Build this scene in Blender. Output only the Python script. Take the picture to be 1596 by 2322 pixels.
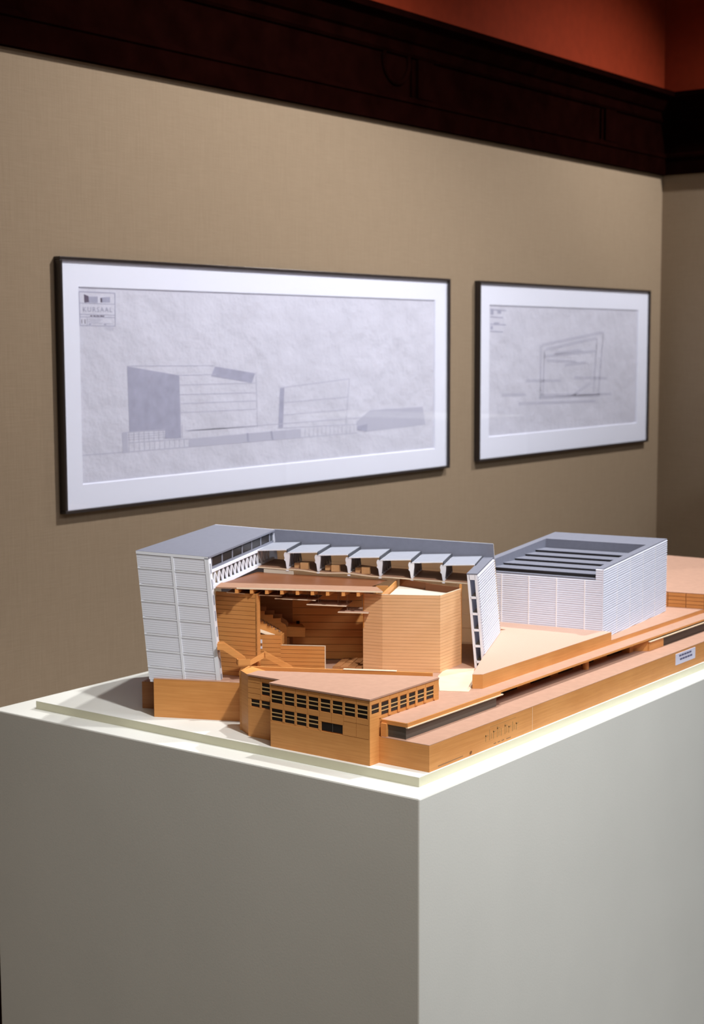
import bpy, math, random
from mathutils import Vector, Matrix
random.seed(7)
for o in list(bpy.data.objects): bpy.data.objects.remove(o, do_unlink=True)
scene = bpy.context.scene
col = scene.collection
ZO = 1.0                                   # top of the pedestal above the floor (metres)

# ---------------------------------------------------------------- camera
cd = bpy.data.cameras.new('camera'); cam = bpy.data.objects.new('camera', cd); col.objects.link(cam)
cd.sensor_fit = 'VERTICAL'; cd.sensor_height = 37.32; cd.sensor_width = 37.32*1596/2322
cd.lens = 3463.544*37.32/2322; cd.clip_start = .05; cd.clip_end = 60
R = ((0.597799, 0.089655, -0.796617), (-0.801639, 0.062615, -0.594521), (-0.003422, 0.994003, 0.109302))
M = Matrix(R).to_4x4(); M.translation = Vector((-1.686986, -1.145355, 0.62+ZO)); cam.matrix_world = M
cd.dof.use_dof = True; cd.dof.focus_distance = 2.25; cd.dof.aperture_fstop = 9.0
scene.camera = cam
scene.view_settings.view_transform = 'Standard'; scene.view_settings.look = 'None'
scene.view_settings.exposure = 0.0; scene.view_settings.gamma = 1.0
scene.view_settings.use_curve_mapping = False

# ---------------------------------------------------------------- world and lamps
w = bpy.data.worlds.new('world'); scene.world = w; w.use_nodes = True
w.node_tree.nodes['Background'].inputs[0].default_value = (1, .93, .86, 1)
w.node_tree.nodes['Background'].inputs[1].default_value = .02

def spot(name, loc, tgt, watts, angle, blend, size, color):
    d = bpy.data.lights.new(name, 'SPOT'); d.energy = watts; d.spot_size = math.radians(angle); d.spot_blend = blend
    d.shadow_soft_size = size; d.color = color
    o = bpy.data.objects.new(name, d); col.objects.link(o)
    o.location = (loc[0], loc[1], loc[2]+ZO)
    o.rotation_euler = (Vector(tgt)-Vector(loc)).to_track_quat('-Z', 'Y').to_euler()
    return o
WARM = (1.0, .982, .958); COOL = (.90, .95, 1.0)
spot('model_spot_lamp', (.66, -.10, 2.2), (.70, .24, .08), 112, 60, .9, .035, WARM)
spot('model_spot_lamp', (-.40, -1.00, 2.2), (.32, .32, .14), 215, 42, 1.0, .06, WARM)
spot('wall_spot_lamp', (1.80, .02, 2.25), (1.35, 1.6, -.05), 232, 104, .9, .03, WARM)
spot('wall_spot_lamp', (3.80, .12, 2.25), (3.35, 1.6, .05), 195, 98, .9, .03, WARM)
for lx, ly, en, COOL in ((1.2, -2.3, 66, (.86, .93, 1.0)), (-2.0, -1.9, 36, (1.0, .94, .82))):  # added soft fill from above, one cool and one warm, for dim sides
    ad = bpy.data.lights.new('fill_area', 'AREA'); ad.shape = 'RECTANGLE'; ad.size = 1.6; ad.size_y = 1.2; ad.energy = en; ad.color = COOL
    ao = bpy.data.objects.new('fill_area', ad); col.objects.link(ao); ao.location = (lx, ly, 2.38+ZO)

# ---------------------------------------------------------------- materials
MATS = {}
def newmat(name):
    m = bpy.data.materials.new(name); m.use_nodes = True
    nt = m.node_tree; b = nt.nodes['Principled BSDF']; MATS[name] = m
    return m, nt, b
def plain(name, rgb, rough=.6, spec=.4, metal=0, noise=0.0, nscale=30, bump=0, bscale=200, bdist=.002):
    m, nt, b = newmat(name)
    b.inputs['Roughness'].default_value = rough; b.inputs['Specular IOR Level'].default_value = spec
    b.inputs['Metallic'].default_value = metal; b.inputs['Base Color'].default_value = (*rgb, 1)
    if noise or bump:
        g = nt.nodes.new('ShaderNodeNewGeometry')
    if noise:
        n = nt.nodes.new('ShaderNodeTexNoise'); n.inputs['Scale'].default_value = nscale; n.inputs['Detail'].default_value = 5
        nt.links.new(g.outputs['Position'], n.inputs['Vector'])
        r = nt.nodes.new('ShaderNodeMapRange'); r.inputs[1].default_value = .3; r.inputs[2].default_value = .7
        r.inputs[3].default_value = 1-noise; r.inputs[4].default_value = 1+noise
        nt.links.new(n.outputs['Fac'], r.inputs[0])
        mx = nt.nodes.new('ShaderNodeVectorMath'); mx.operation = 'SCALE'; mx.inputs[0].default_value = rgb
        nt.links.new(r.outputs[0], mx.inputs['Scale']); nt.links.new(mx.outputs[0], b.inputs['Base Color'])
    if bump:
        n2 = nt.nodes.new('ShaderNodeTexNoise'); n2.inputs['Scale'].default_value = bscale; n2.inputs['Detail'].default_value = 4
        nt.links.new(g.outputs['Position'], n2.inputs['Vector'])
        bp = nt.nodes.new('ShaderNodeBump'); bp.inputs['Strength'].default_value = bump; bp.inputs['Distance'].default_value = bdist
        nt.links.new(n2.outputs['Fac'], bp.inputs['Height']); nt.links.new(bp.outputs[0], b.inputs['Normal'])
    return m
def wood(name, a, c, stretch=(14, 14, 420), rough=.45):
    m, nt, b = newmat(name); b.inputs['Roughness'].default_value = rough; b.inputs['Specular IOR Level'].default_value = .3
    g = nt.nodes.new('ShaderNodeNewGeometry')
    mp = nt.nodes.new('ShaderNodeVectorMath'); mp.operation = 'MULTIPLY'; mp.inputs[1].default_value = stretch
    nt.links.new(g.outputs['Position'], mp.inputs[0])
    n = nt.nodes.new('ShaderNodeTexNoise'); n.inputs['Scale'].default_value = 1; n.inputs['Detail'].default_value = 6; n.inputs['Roughness'].default_value = .65
    nt.links.new(mp.outputs[0], n.inputs['Vector'])
    n2 = nt.nodes.new('ShaderNodeTexNoise'); n2.inputs['Scale'].default_value = 9; n2.inputs['Detail'].default_value = 3
    nt.links.new(g.outputs['Position'], n2.inputs['Vector'])
    ad_ = nt.nodes.new('ShaderNodeMath'); ad_.operation = 'ADD'; nt.links.new(n.outputs['Fac'], ad_.inputs[0]); nt.links.new(n2.outputs['Fac'], ad_.inputs[1])
    cr = nt.nodes.new('ShaderNodeMapRange'); cr.inputs[1].default_value = .75; cr.inputs[2].default_value = 1.25
    nt.links.new(ad_.outputs[0], cr.inputs[0])
    mx = nt.nodes.new('ShaderNodeMix'); mx.data_type = 'RGBA'; mx.inputs[6].default_value = (*a, 1); mx.inputs[7].default_value = (*c, 1)
    nt.links.new(cr.outputs[0], mx.inputs[0]); nt.links.new(mx.outputs[2], b.inputs['Base Color'])
    return m
def weave(name, a, c):
    # linen wall covering: fine crossed threads with slubs, as colour and relief
    m, nt, b = newmat(name); b.inputs['Roughness'].default_value = .9; b.inputs['Specular IOR Level'].default_value = .15
    g = nt.nodes.new('ShaderNodeNewGeometry'); fs = []
    for sc in ((18, 18, 620), (520, 520, 16)):
        mp = nt.nodes.new('ShaderNodeVectorMath'); mp.operation = 'MULTIPLY'; mp.inputs[1].default_value = sc
        nt.links.new(g.outputs['Position'], mp.inputs[0])
        n = nt.nodes.new('ShaderNodeTexNoise'); n.inputs['Scale'].default_value = 1; n.inputs['Detail'].default_value = 3
        nt.links.new(mp.outputs[0], n.inputs['Vector']); fs.append(n)
    ad_ = nt.nodes.new('ShaderNodeMath'); ad_.operation = 'ADD'
    nt.links.new(fs[0].outputs['Fac'], ad_.inputs[0]); nt.links.new(fs[1].outputs['Fac'], ad_.inputs[1])
    cr = nt.nodes.new('ShaderNodeMapRange'); cr.inputs[1].default_value = .7; cr.inputs[2].default_value = 1.3
    nt.links.new(ad_.outputs[0], cr.inputs[0])
    mx = nt.nodes.new('ShaderNodeMix'); mx.data_type = 'RGBA'; mx.inputs[6].default_value = (*a, 1); mx.inputs[7].default_value = (*c, 1)
    nt.links.new(cr.outputs[0], mx.inputs[0]); nt.links.new(mx.outputs[2], b.inputs['Base Color'])
    bp = nt.nodes.new('ShaderNodeBump'); bp.inputs['Strength'].default_value = .12; bp.inputs['Distance'].default_value = .001
    nt.links.new(cr.outputs[0], bp.inputs['Height']); nt.links.new(bp.outputs[0], b.inputs['Normal'])
    return m
def acrylic(name, rgb, tr):
    m, nt, b = newmat(name); b.inputs['Base Color'].default_value = (*rgb, 1); b.inputs['Roughness'].default_value = .35
    t = nt.nodes.new('ShaderNodeBsdfTranslucent'); t.inputs[0].default_value = (*rgb, 1)
    mx = nt.nodes.new('ShaderNodeMixShader'); mx.inputs[0].default_value = tr
    nt.links.new(b.outputs[0], mx.inputs[1]); nt.links.new(t.outputs[0], mx.inputs[2])
    nt.links.new(mx.outputs[0], nt.nodes['Material Output'].inputs[0]); return m
def glazing(name, tint=1.0):
    m, nt, b = newmat(name); nt.nodes.remove(b)
    t = nt.nodes.new('ShaderNodeBsdfTransparent'); t.inputs[0].default_value = (tint, tint, tint, 1)
    gl = nt.nodes.new('ShaderNodeBsdfGlossy'); gl.inputs['Roughness'].default_value = .01
    fr = nt.nodes.new('ShaderNodeFresnel')
    ge = nt.nodes.new('ShaderNodeNewGeometry'); io = nt.nodes.new('ShaderNodeMapRange')       # same reflectance on both faces of the thin pane
    io.inputs[3].default_value = 1.38; io.inputs[4].default_value = 1/1.38
    nt.links.new(ge.outputs['Backfacing'], io.inputs[0]); nt.links.new(io.outputs[0], fr.inputs[0])
    mx = nt.nodes.new('ShaderNodeMixShader')
    nt.links.new(fr.outputs[0], mx.inputs[0]); nt.links.new(t.outputs[0], mx.inputs[1]); nt.links.new(gl.outputs[0], mx.inputs[2])
    nt.links.new(mx.outputs[0], nt.nodes['Material Output'].inputs[0]); return m
def dotted(name, a, c, pitch):
    # plaza paving sheet: fine grid of dots
    m, nt, b = newmat(name); b.inputs['Roughness'].default_value = .6; b.inputs['Specular IOR Level'].default_value = .25
    g = nt.nodes.new('ShaderNodeNewGeometry')
    v = nt.nodes.new('ShaderNodeTexVoronoi'); v.inputs['Scale'].default_value = 1/pitch; v.inputs['Randomness'].default_value = .0
    nt.links.new(g.outputs['Position'], v.inputs['Vector'])
    cr = nt.nodes.new('ShaderNodeMapRange'); cr.inputs[1].default_value = .25; cr.inputs[2].default_value = .5
    nt.links.new(v.outputs['Distance'], cr.inputs[0])
    mx = nt.nodes.new('ShaderNodeMix'); mx.data_type = 'RGBA'; mx.inputs[6].default_value = (*a, 1); mx.inputs[7].default_value = (*c, 1)
    nt.links.new(cr.outputs[0], mx.inputs[0]); nt.links.new(mx.outputs[2], b.inputs['Base Color']); return m

linen = weave('linen', (.252, .187, .127), (.292, .220, .152))
redpaint = plain('red_paint', (.22, .026, .008), .85, .1, noise=.06)
darkwood = plain('dark_wood', (.0050, .0010, .0007), 1.0, .0, noise=.3, nscale=14)
floorm = wood('floor_wood', (.17, .155, .13), (.23, .21, .18), (3, 60, 60))
whitepaint = plain('white_paint', (.80, .81, .77), .55, .35, noise=.02, nscale=6, bump=.05, bscale=300)
boardpaint = plain('board_paint', (.69, .68, .52), .5, .35, noise=.02, nscale=10)
maple = wood('maple', (.60, .255, .072), (.74, .350, .115))
stagemaple = wood('stage_maple', (.74, .43, .22), (.84, .52, .29))
maple_dark = wood('maple_groove', (.36, .145, .047), (.42, .18, .06))
topwood = plain('pale_veneer', (.47, .282, .205), .6, .25, noise=.05, nscale=80)
paving = dotted('paving_dots', (.50, .305, .225), (.62, .42, .335), .0042)
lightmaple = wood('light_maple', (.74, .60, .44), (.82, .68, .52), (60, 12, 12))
stain_shade = wood('stain_shade_veneer', (.15, .052, .019), (.19, .068, .026), (6, 6, 60))  # brown stain, with shade put into the colour for the stage house
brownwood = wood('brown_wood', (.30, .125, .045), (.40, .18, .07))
deckwood = plain('deck_veneer', (.36, .20, .13), .6, .25, noise=.06, nscale=90)
acryl = acrylic('frosted_acrylic', (.80, .83, .93), .10)
acrylt = acrylic('tinted_acrylic', (.80, .68, .52), .72)
acrylr = acrylic('ribbed_acrylic', (.82, .84, .93), .25)
acrylw = acrylic('white_acrylic', (.88, .92, 1.0), .10)  # whiter than the panels: light caught by joint edges is in the colour
ribwhite = plain('ribbed_white', (.74, .78, .92), .5, .35)
ribline = plain('rib_mullion', (.93, .94, 1.0), .5, .35)
whitecard = plain('white_styrene', (.82, .85, .95), .5, .35)
grey = plain('grey_card', (.185, .195, .250), .55, .3, noise=.04, nscale=120)
lgrey = plain('pale_grey_card', (.31, .33, .40), .55, .3, noise=.04, nscale=120)
dgrey = plain('dark_grey_card', (.05, .055, .07), .5, .3)
darkglass = plain('dark_window', (.018, .014, .013), .35, .4)
greyglass = plain('grey_window', (.085, .075, .065), .3, .4)
lidcard = plain('lid_card', (.60, .55, .47), .6, .25)
backcard = plain('back_card', (.55, .44, .31), .7, .2)
mullion = plain('window_bar', (.62, .40, .17), .5, .3)
framemetal = plain('frame_metal', (.022, .016, .016), .28, .6)
matboard = plain('mat_board', (.81, .84, 1.0), .85, .1)
paper = plain('tracing_paper', (.63, .64, .775), .8, .15, noise=.04, nscale=7, bump=1.0, bscale=12, bdist=.010)
ink1 = plain('graphite_light', (.50, .51, .65), .8, .1)
ink2 = plain('graphite_mid', (.40, .41, .555), .8, .1, noise=.08, nscale=40)
ink3 = plain('graphite_dark', (.14, .12, .18), .8, .1)
paperhi = plain('paper_white', (.66, .67, .83), .8, .1)
glass = glazing('picture_glass')
cardm = plain('label_card', (.70, .70, .86), .7, .2)
cardink = plain('label_ink', (.10, .10, .20), .7, .2)
smudge = plain('ink_smudge', (.47, .255, .095), .6, .2)
smudge2 = plain('ink_dash', (.30, .17, .085), .6, .2)
knotm = plain('wood_knot', (.22, .09, .03), .6, .2)
wire = plain('hanging_wire', (.30, .22, .17), .4, .4)
boxwood = wood('box_wood', (.50, .27, .12), (.62, .36, .18), (90, 90, 90))

# ---------------------------------------------------------------- helpers
PINV = {}
def tag(o, label=None, cat=None, group=None, kind=None):
    if label: o['label'] = label
    if cat: o['category'] = cat
    if group: o['group'] = group
    if kind: o['kind'] = kind
    return o
def empty(name, loc):
    o = bpy.data.objects.new(name, None); col.objects.link(o); o.location = (loc[0], loc[1], loc[2]+ZO)
    o.empty_display_size = .05; PINV[o] = Matrix.Translation(-Vector(o.location)); return o
def mesh(name, verts, faces, mat, parent=None, origin=None, smooth=False):
    vs = [Vector((v[0], v[1], v[2]+ZO)) for v in verts]
    lo = Vector((min(v.x for v in vs), min(v.y for v in vs), min(v.z for v in vs)))
    hi = Vector((max(v.x for v in vs), max(v.y for v in vs), max(v.z for v in vs)))
    c = Vector(((lo.x+hi.x)/2, (lo.y+hi.y)/2, lo.z))
    me = bpy.data.meshes.new(name); me.from_pydata([tuple(v-c) for v in vs], [], faces); me.update()
    import bmesh
    bm = bmesh.new(); bm.from_mesh(me); bmesh.ops.recalc_face_normals(bm, faces=bm.faces); bm.to_mesh(me); bm.free()
    if smooth:
        for p in me.polygons: p.use_smooth = True
    me.materials.append(mat)
    o = bpy.data.objects.new(name, me); col.objects.link(o); o.location = c
    if parent is not None: attach(o, parent)
    return o
def wpos(o):
    return Vector(o.location) if o.parent is None else Vector(o['_w'])
def attach(o, parent):
    o['_w'] = tuple(o.location)
    o.parent = parent; o.location = Vector(o['_w']) - wpos(parent)
def clean():
    for o in bpy.data.objects:
        if '_w' in o: del o['_w']
def prism_data(poly, z0, z1):
    n = len(poly); zb = z0 if isinstance(z0, (list, tuple)) else [z0]*n; zt = z1 if isinstance(z1, (list, tuple)) else [z1]*n
    v = [(p[0], p[1], zb[i]) for i, p in enumerate(poly)] + [(p[0], p[1], zt[i]) for i, p in enumerate(poly)]
    f = [list(range(n))[::-1], list(range(n, 2*n))] + [[i, (i+1) % n, n+(i+1) % n, n+i] for i in range(n)]
    return v, f
def prism(name, poly, z0, z1, mat, parent=None):
    v, f = prism_data(poly, z0, z1); return mesh(name, v, f, mat, parent)
def hexa_data(p, a, b, c):
    p, a, b, c = Vector(p), Vector(a), Vector(b), Vector(c)
    v = [p, p+a, p+a+b, p+b, p+c, p+a+c, p+a+b+c, p+b+c]
    return [tuple(x) for x in v], [[0, 3, 2, 1], [4, 5, 6, 7], [0, 1, 5, 4], [1, 2, 6, 5], [2, 3, 7, 6], [3, 0, 4, 7]]
def hexa(name, p, a, b, c, mat, parent=None):
    v, f = hexa_data(p, a, b, c); return mesh(name, v, f, mat, parent)
def box(name, x0, x1, y0, y1, z0, z1, mat, parent=None):
    return hexa(name, (x0, y0, z0), (x1-x0, 0, 0), (0, y1-y0, 0), (0, 0, z1-z0), mat, parent)
def join(parts):
    V, F = [], []
    for v, f in parts:
        k = len(V); V += list(v); F += [[i+k for i in q] for q in f]
    return V, F
def multi(name, parts, mat, parent=None):
    V, F = join(parts); return mesh(name, V, F, mat, parent)
def bar(a, b, wdt, hgt, up=(0, 0, 1)):
    # square bar from a to b
    a, b = Vector(a), Vector(b); d = (b-a); up = Vector(up)
    s = d.cross(up)
    if s.length < 1e-9: s = d.cross(Vector((1, 0, 0)))
    s = s.normalized(); t = s.cross(d).normalized()
    return hexa_data(a - s*wdt/2 - t*hgt/2, d, s*wdt, t*hgt)
def plate(pts, nrm, th):
    # extruded planar polygon (list of 3D points) along nrm*th
    n = len(pts); nv = Vector(nrm).normalized()*th
    v = [tuple(Vector(p)) for p in pts] + [tuple(Vector(p)+nv) for p in pts]
    f = [list(range(n)), list(range(n, 2*n))[::-1]] + [[i, n+i, n+(i+1) % n, (i+1) % n] for i in range(n)]
    return v, f
def cyl(cx, cy, z0, z1, r, seg=20):
    v = []; f = []
    for i in range(seg):
        a = 2*math.pi*i/seg; v.append((cx+r*math.cos(a), cy+r*math.sin(a), z0))
    for i in range(seg):
        a = 2*math.pi*i/seg; v.append((cx+r*math.cos(a), cy+r*math.sin(a), z1))
    f = [list(range(seg))[::-1], list(range(seg, 2*seg))] + [[i, (i+1) % seg, seg+(i+1) % seg, seg+i] for i in range(seg)]
    return v, f
def ribbed(p, ex, ez, n, ribs, depth):
    # ribbed sheet: p lower left, ex along, ez up, n outward; rounded laths stacked upward
    p, ex, ez, n = Vector(p), Vector(ex), Vector(ez), Vector(n)
    prof = [(0, 0.0)]
    for i in range(ribs):
        b = i/ribs; s = 1/ribs
        prof += [(b+.12*s, .35*depth), (b+.35*s, depth), (b+.70*s, .85*depth), (b+.96*s, .1*depth)]
    prof += [(1, 0.0)]
    m = len(prof); v = []
    for u in (0, 1):
        for h, o in prof: v.append(tuple(p+ex*u+ez*h+n*o))
    bk = -depth*.6
    v += [tuple(p+n*bk), tuple(p+ez+n*bk), tuple(p+ex+n*bk), tuple(p+ex+ez+n*bk)]
    f = [[i, m+i, m+i+1, i+1] for i in range(m-1)]
    B = 2*m
    f += [list(range(m)) + [B+1, B], list(range(m, 2*m))[::-1] + [B+2, B+3], [B, B+1, B+3, B+2], [0, B, B+2, m], [m-1, 2*m-1, B+3, B+1]]
    return v, f

# ---------------------------------------------------------------- room shell
WY, RX, LX, FY, CZ = 1.622, 4.142, -3.6, -4.2, 2.45      # back wall, right wall, left wall, front wall, ceiling
FL = -ZO
FB = 1.2955                                              # underside of the dark frieze
tag(box('floor', LX, RX, FY, WY, FL-.1, FL, floorm), kind='structure')
tag(box('ceiling', LX, RX, FY, WY, CZ, CZ+.1, redpaint), kind='structure')
tag(box('wall_back', LX, RX, WY, WY+.1, FL, FB+.2, linen), kind='structure')
tag(box('wall_right', RX, RX+.1, FY, WY+.1, FL, FB+.2, linen), kind='structure')
tag(box('wall_left', LX-.1, LX, FY, WY+.1, FL, FB+.2, linen), kind='structure')
tag(box('wall_front', LX-.1, RX+.1, FY-.1, FY, FL, FB+.2, linen), kind='structure')
tag(box('wall_back_upper', LX, RX, WY, WY+.1, FB+.2, CZ, redpaint), kind='structure')
tag(box('wall_right_upper', RX, RX+.1, FY, WY+.1, FB+.2, CZ, redpaint), kind='structure')
tag(box('wall_left_upper', LX-.1, LX, FY, WY+.1, FB+.2, CZ, redpaint), kind='structure')
tag(box('wall_front_upper', LX-.1, RX+.1, FY-.1, FY, FB+.2, CZ, redpaint), kind='structure')
tag(box('baseboard_back', LX, RX, WY-.02, WY, FL, FL+.18, darkwood), kind='structure')

# dark wooden frieze: profile swept along the wall, panels and roundel as parts
PROF = [(.0, FB), (.022, FB), (.022, 1.358), (.028, 1.362), (.026, 1.372), (.018, 1.380), (.012, 1.382), (.012, 1.496), (.020, 1.500), (.026, 1.508), (.020, 1.514),
        (.022, 1.538), (.032, 1.544), (.045, 1.562), (.060, 1.585), (.087, 1.592), (.087, 1.611), (.0, 1.611)]
def sweep_back():
    v = [(LX, WY-d, z) for d, z in PROF] + [(RX-d, WY-d, z) for d, z in PROF]; n = len(PROF)
    f = [[i, (i+1) % n, n+(i+1) % n, n+i] for i in range(n)] + [list(range(n)), list(range(n, 2*n))[::-1]]
    return v, f
def sweep_right():
    v = [(RX-d, WY-d, z) for d, z in PROF] + [(RX-d, FY, z) for d, z in PROF]; n = len(PROF)
    f = [[i, (i+1) % n, n+(i+1) % n, n+i] for i in range(n)] + [list(range(n)), list(range(n, 2*n))[::-1]]
    return v, f
tr = tag(mesh('trim_1', *sweep_back(), darkwood), 'near-black wooden frieze with mouldings along the top of the back wall', kind='structure')
tag(mesh('trim_2', *sweep_right(), darkwood), kind='structure')
for sx in (.20, 2.345, 3.6):
    box('stile', sx, sx+.085, WY-.022, WY-.010, 1.381, 1.498, darkwood, tr)
    box('panel_bead', sx-.032, sx-.024, WY-.020, WY-.010, 1.384, 1.494, darkwood, tr)
def ring(cx, cz, R1, r2, seg=40, sub=8):
    v = []; f = []
    for i in range(seg):
        a = 2*math.pi*i/seg
        for j in range(sub):
            b = 2*math.pi*j/sub; q = R1+r2*math.cos(b)
            v.append((cx+q*math.cos(a), WY-.014-r2*.8*math.sin(b), cz+q*math.sin(a)))
    for i in range(seg):
        for j in range(sub):
            f.append([i*sub+j, ((i+1) % seg)*sub+j, ((i+1) % seg)*sub+(j+1) % sub, i*sub+(j+1) % sub])
    return v, f
mesh('roundel', *ring(2.236, 1.4805, .067, .009), darkwood, tr, smooth=True)

# ---------------------------------------------------------------- pedestal
pd = box('display_pedestal', 0, 1.95, 0, .885, FL, 0, whitepaint)
bv = pd.modifiers.new('bevel', 'BEVEL'); bv.width = .0025; bv.segments = 2
tag(pd, 'large white painted box pedestal carrying the wooden building model', 'pedestal')
# white plinth standing by the right wall (seen only as a reflection in the picture glass)
pl = box('white_plinth', RX-.52, RX-.03, .02, .98, FL, .31, whitepaint)
bv = pl.modifiers.new('bevel', 'BEVEL'); bv.width = .004; bv.segments = 2
tag(pl, 'plain white plinth by the right wall, mirrored faintly in the picture glass', 'plinth')

# ---------------------------------------------------------------- framed drawings
def framed(name, X0, X1, Z0, Z1, m, label):
    YF = 1.600; t = .008
    r = empty(name, ((X0+X1)/2, WY, Z0)); tag(r, label, 'framed drawing', 'framed drawings on the linen wall')
    for nm, a in (('frame_rail', (X0, X1, Z1-t, Z1)), ('frame_rail', (X0, X1, Z0, Z0+t)), ('frame_stile', (X0, X0+t, Z0+t, Z1-t)), ('frame_stile', (X1-t, X1, Z0+t, Z1-t))):
        o = box(nm, a[0], a[1], YF, WY, a[2], a[3], framemetal, r)
        b = o.modifiers.new('bevel', 'BEVEL'); b.width = .0015; b.segments = 2
    box('backing_board', X0+t, X1-t, WY-.006, WY-.002, Z0+t, Z1-t, paperhi, r)
    sh = box('drawing_sheet', m[0]-.01, m[1]+.01, WY-.0085, WY-.0062, m[2]-.01, m[3]+.01, paper, r)
    # window mat: four bevelled borders in one sheet
    o4 = [(X0+t, Z0+t), (X1-t, Z0+t), (X1-t, Z1-t), (X0+t, Z1-t)]; i4 = [(m[0], m[2]), (m[1], m[2]), (m[1], m[3]), (m[0], m[3])]
    yb, yf = WY-.0088, WY-.0125
    v = [(x, yf, z) for x, z in o4] + [(x+dx, yf, z+dz) for (x, z), (dx, dz) in zip(i4, ((-.003, -.003), (.003, -.003), (.003, .003), (-.003, .003)))] + [(x, yb, z) for x, z in i4] + [(x, yb, z) for x, z in o4]
    f = []
    for i in range(4):
        j = (i+1) % 4
        f += [[i, j, 4+j, 4+i], [4+i, 4+j, 8+j, 8+i], [8+i, 8+j, 12+j, 12+i], [12+i, 12+j, j, i]]
    mesh('window_mat', v, f, matboard, r)
    box('glass_pane', X0+t*.8, X1-t*.8, YF+.0025, YF+.0045, Z0+t*.8, Z1-t*.8, glass, r)
    return r, sh
YI = WY-.0086
def quad(pts, lift=0):
    return plate([(x, YI-lift, z) for x, z in pts], (0, -1, 0), .00025)
def line(a, b, wd=.0022, lift=.00005):
    a, b = Vector((a[0], 0, a[1])), Vector((b[0], 0, b[1])); d = (b-a).normalized(); s = Vector((-d.z, 0, d.x))*wd/2
    return quad([((a+s).x, (a+s).z), ((b+s).x, (b+s).z), ((b-s).x, (b-s).z), ((a-s).x, (a-s).z)], lift)
def rect(x0, x1, z0, z1): return [(x0, z0), (x1, z0), (x1, z1), (x0, z1)]
def letters(name, txt, x, z, width, height, mat, parent, lift=.0004, flip=False, y=None):
    cu = bpy.data.curves.new(name, 'FONT'); cu.body = txt; cu.size = 1; cu.space_character = 1.25; cu.extrude = 0.0
    to = bpy.data.objects.new(name, cu); col.objects.link(to)
    bpy.context.view_layer.update()
    me = bpy.data.meshes.new_from_object(to.evaluated_get(bpy.context.evaluated_depsgraph_get()))
    bpy.data.objects.remove(to, do_unlink=True)
    xs = [v.co.x for v in me.vertices]; ys = [v.co.y for v in me.vertices]
    x0, x1, y0, y1 = min(xs), max(xs), min(ys), max(ys)
    yy = (YI-lift) if y is None else y
    vv = [(x+(v.co.x-x0)/(x1-x0)*width, yy, z+(v.co.y-y0)/(y1-y0)*height) for v in me.vertices]
    ff = [list(p.vertices) for p in me.polygons]
    o = mesh(name, vv, ff, mat, parent); bpy.data.meshes.remove(me); return o

m1 = (.907, 2.4545, .2825, .757)
fr1, sh1 = framed('framed_drawing', .8375, 2.534, .213, .830, m1, 'larger dark-framed white drawing with a grey shaded building elevation and stamp block')
# stamp block
multi('stamp_box', [line((.909, .7485), (1.029, .7475), .0022), line((1.029, .7475), (1.0282, .666), .0022), line((1.0282, .666), (.9096, .667), .0016), line((.9096, .667), (.909, .7485), .0022),
      line((.909, .7210), (1.028, .7200), .0014), line((.909, .6944), (1.028, .6930), .0014), line((.909, .6881), (1.028, .6873), .0014), line((.9335, .6875), (.9335, .667), .0012)], ink2, sh1)
for pts, im in (([(.9249, .7425), (.9394, .7384), (.9405, .7235), (.9262, .7225)], ink3), ([(.979, .7345), (.9847, .735), (.9847, .724), (.980, .724)], ink3),
                ([(.9405, .7370), (.9703, .7380), (.9698, .7225), (.9405, .7225)], ink2), ([(.9850, .736), (1.0121, .7379), (1.0117, .7240), (.985, .724)], ink2)):
    mesh('stamp_emblem', *quad(pts, .0001), im, sh1)
letters('stamp_lettering', 'KURSAAL', .9205, .7005, .098, .0115, ink2, sh1)
letters('stamp_lettering', '11', .9146, .6715, .0125, .0105, ink3, sh1)
multi('stamp_text', [line((x, .6905), (x+l, .6903), .0022) for x, l in ((.944, .007), (.954, .009), (.965, .010), (.977, .014))], ink3, sh1)
multi('stamp_text', [line((.937+.004*(i % 2), .6825-.0032*i), (.985-.006*(i % 3), .6823-.0032*i), .0012) for i in range(4)] + [line((.992, .673), (1.020, .672), .0012), line((.994, .662), (1.026, .661), .0012), line((.997, .658), (1.020, .657), .0012)], ink1, sh1)
for x_ in (.939, .990): mesh('stamp_text', *quad(rect(x_, x_+.0075, .6685, .6715)), ink2, sh1)
# elevation drawing
D1 = [quad([(1.0666, .566), (1.2565, .5401), (1.2596, .3757), (1.198, .3771), (1.2011, .3984), (1.0704, .4011)]),
      quad([(1.3968, .5614), (1.563, .5402), (1.5475, .5138), (1.3804, .5358)]),
      quad([(1.6706, .497), (1.6898, .4981), (1.6819, .3847), (1.6614, .3832)])]
for q_ in D1: mesh('graphite_shading', *q_, ink2, sh1)
D2 = [quad([(1.2899, .3724), (1.5097, .3745), (1.5097, .3516), (1.2894, .3505)]), quad([(1.5097, .3750), (1.7629, .3769), (1.7626, .3521), (1.5097, .3516)]),
      quad([(1.0436, .399), (1.0620, .3995), (1.0640, .352), (1.0454, .350)]),
      quad([(2.0342, .386), (2.1008, .4181), (2.3904, .4186), (2.4071, .3609), (2.0857, .3532), (2.037, .3598)])]
for q_ in D2: mesh('graphite_wash', *q_, ink1, sh1)
L = []
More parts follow.
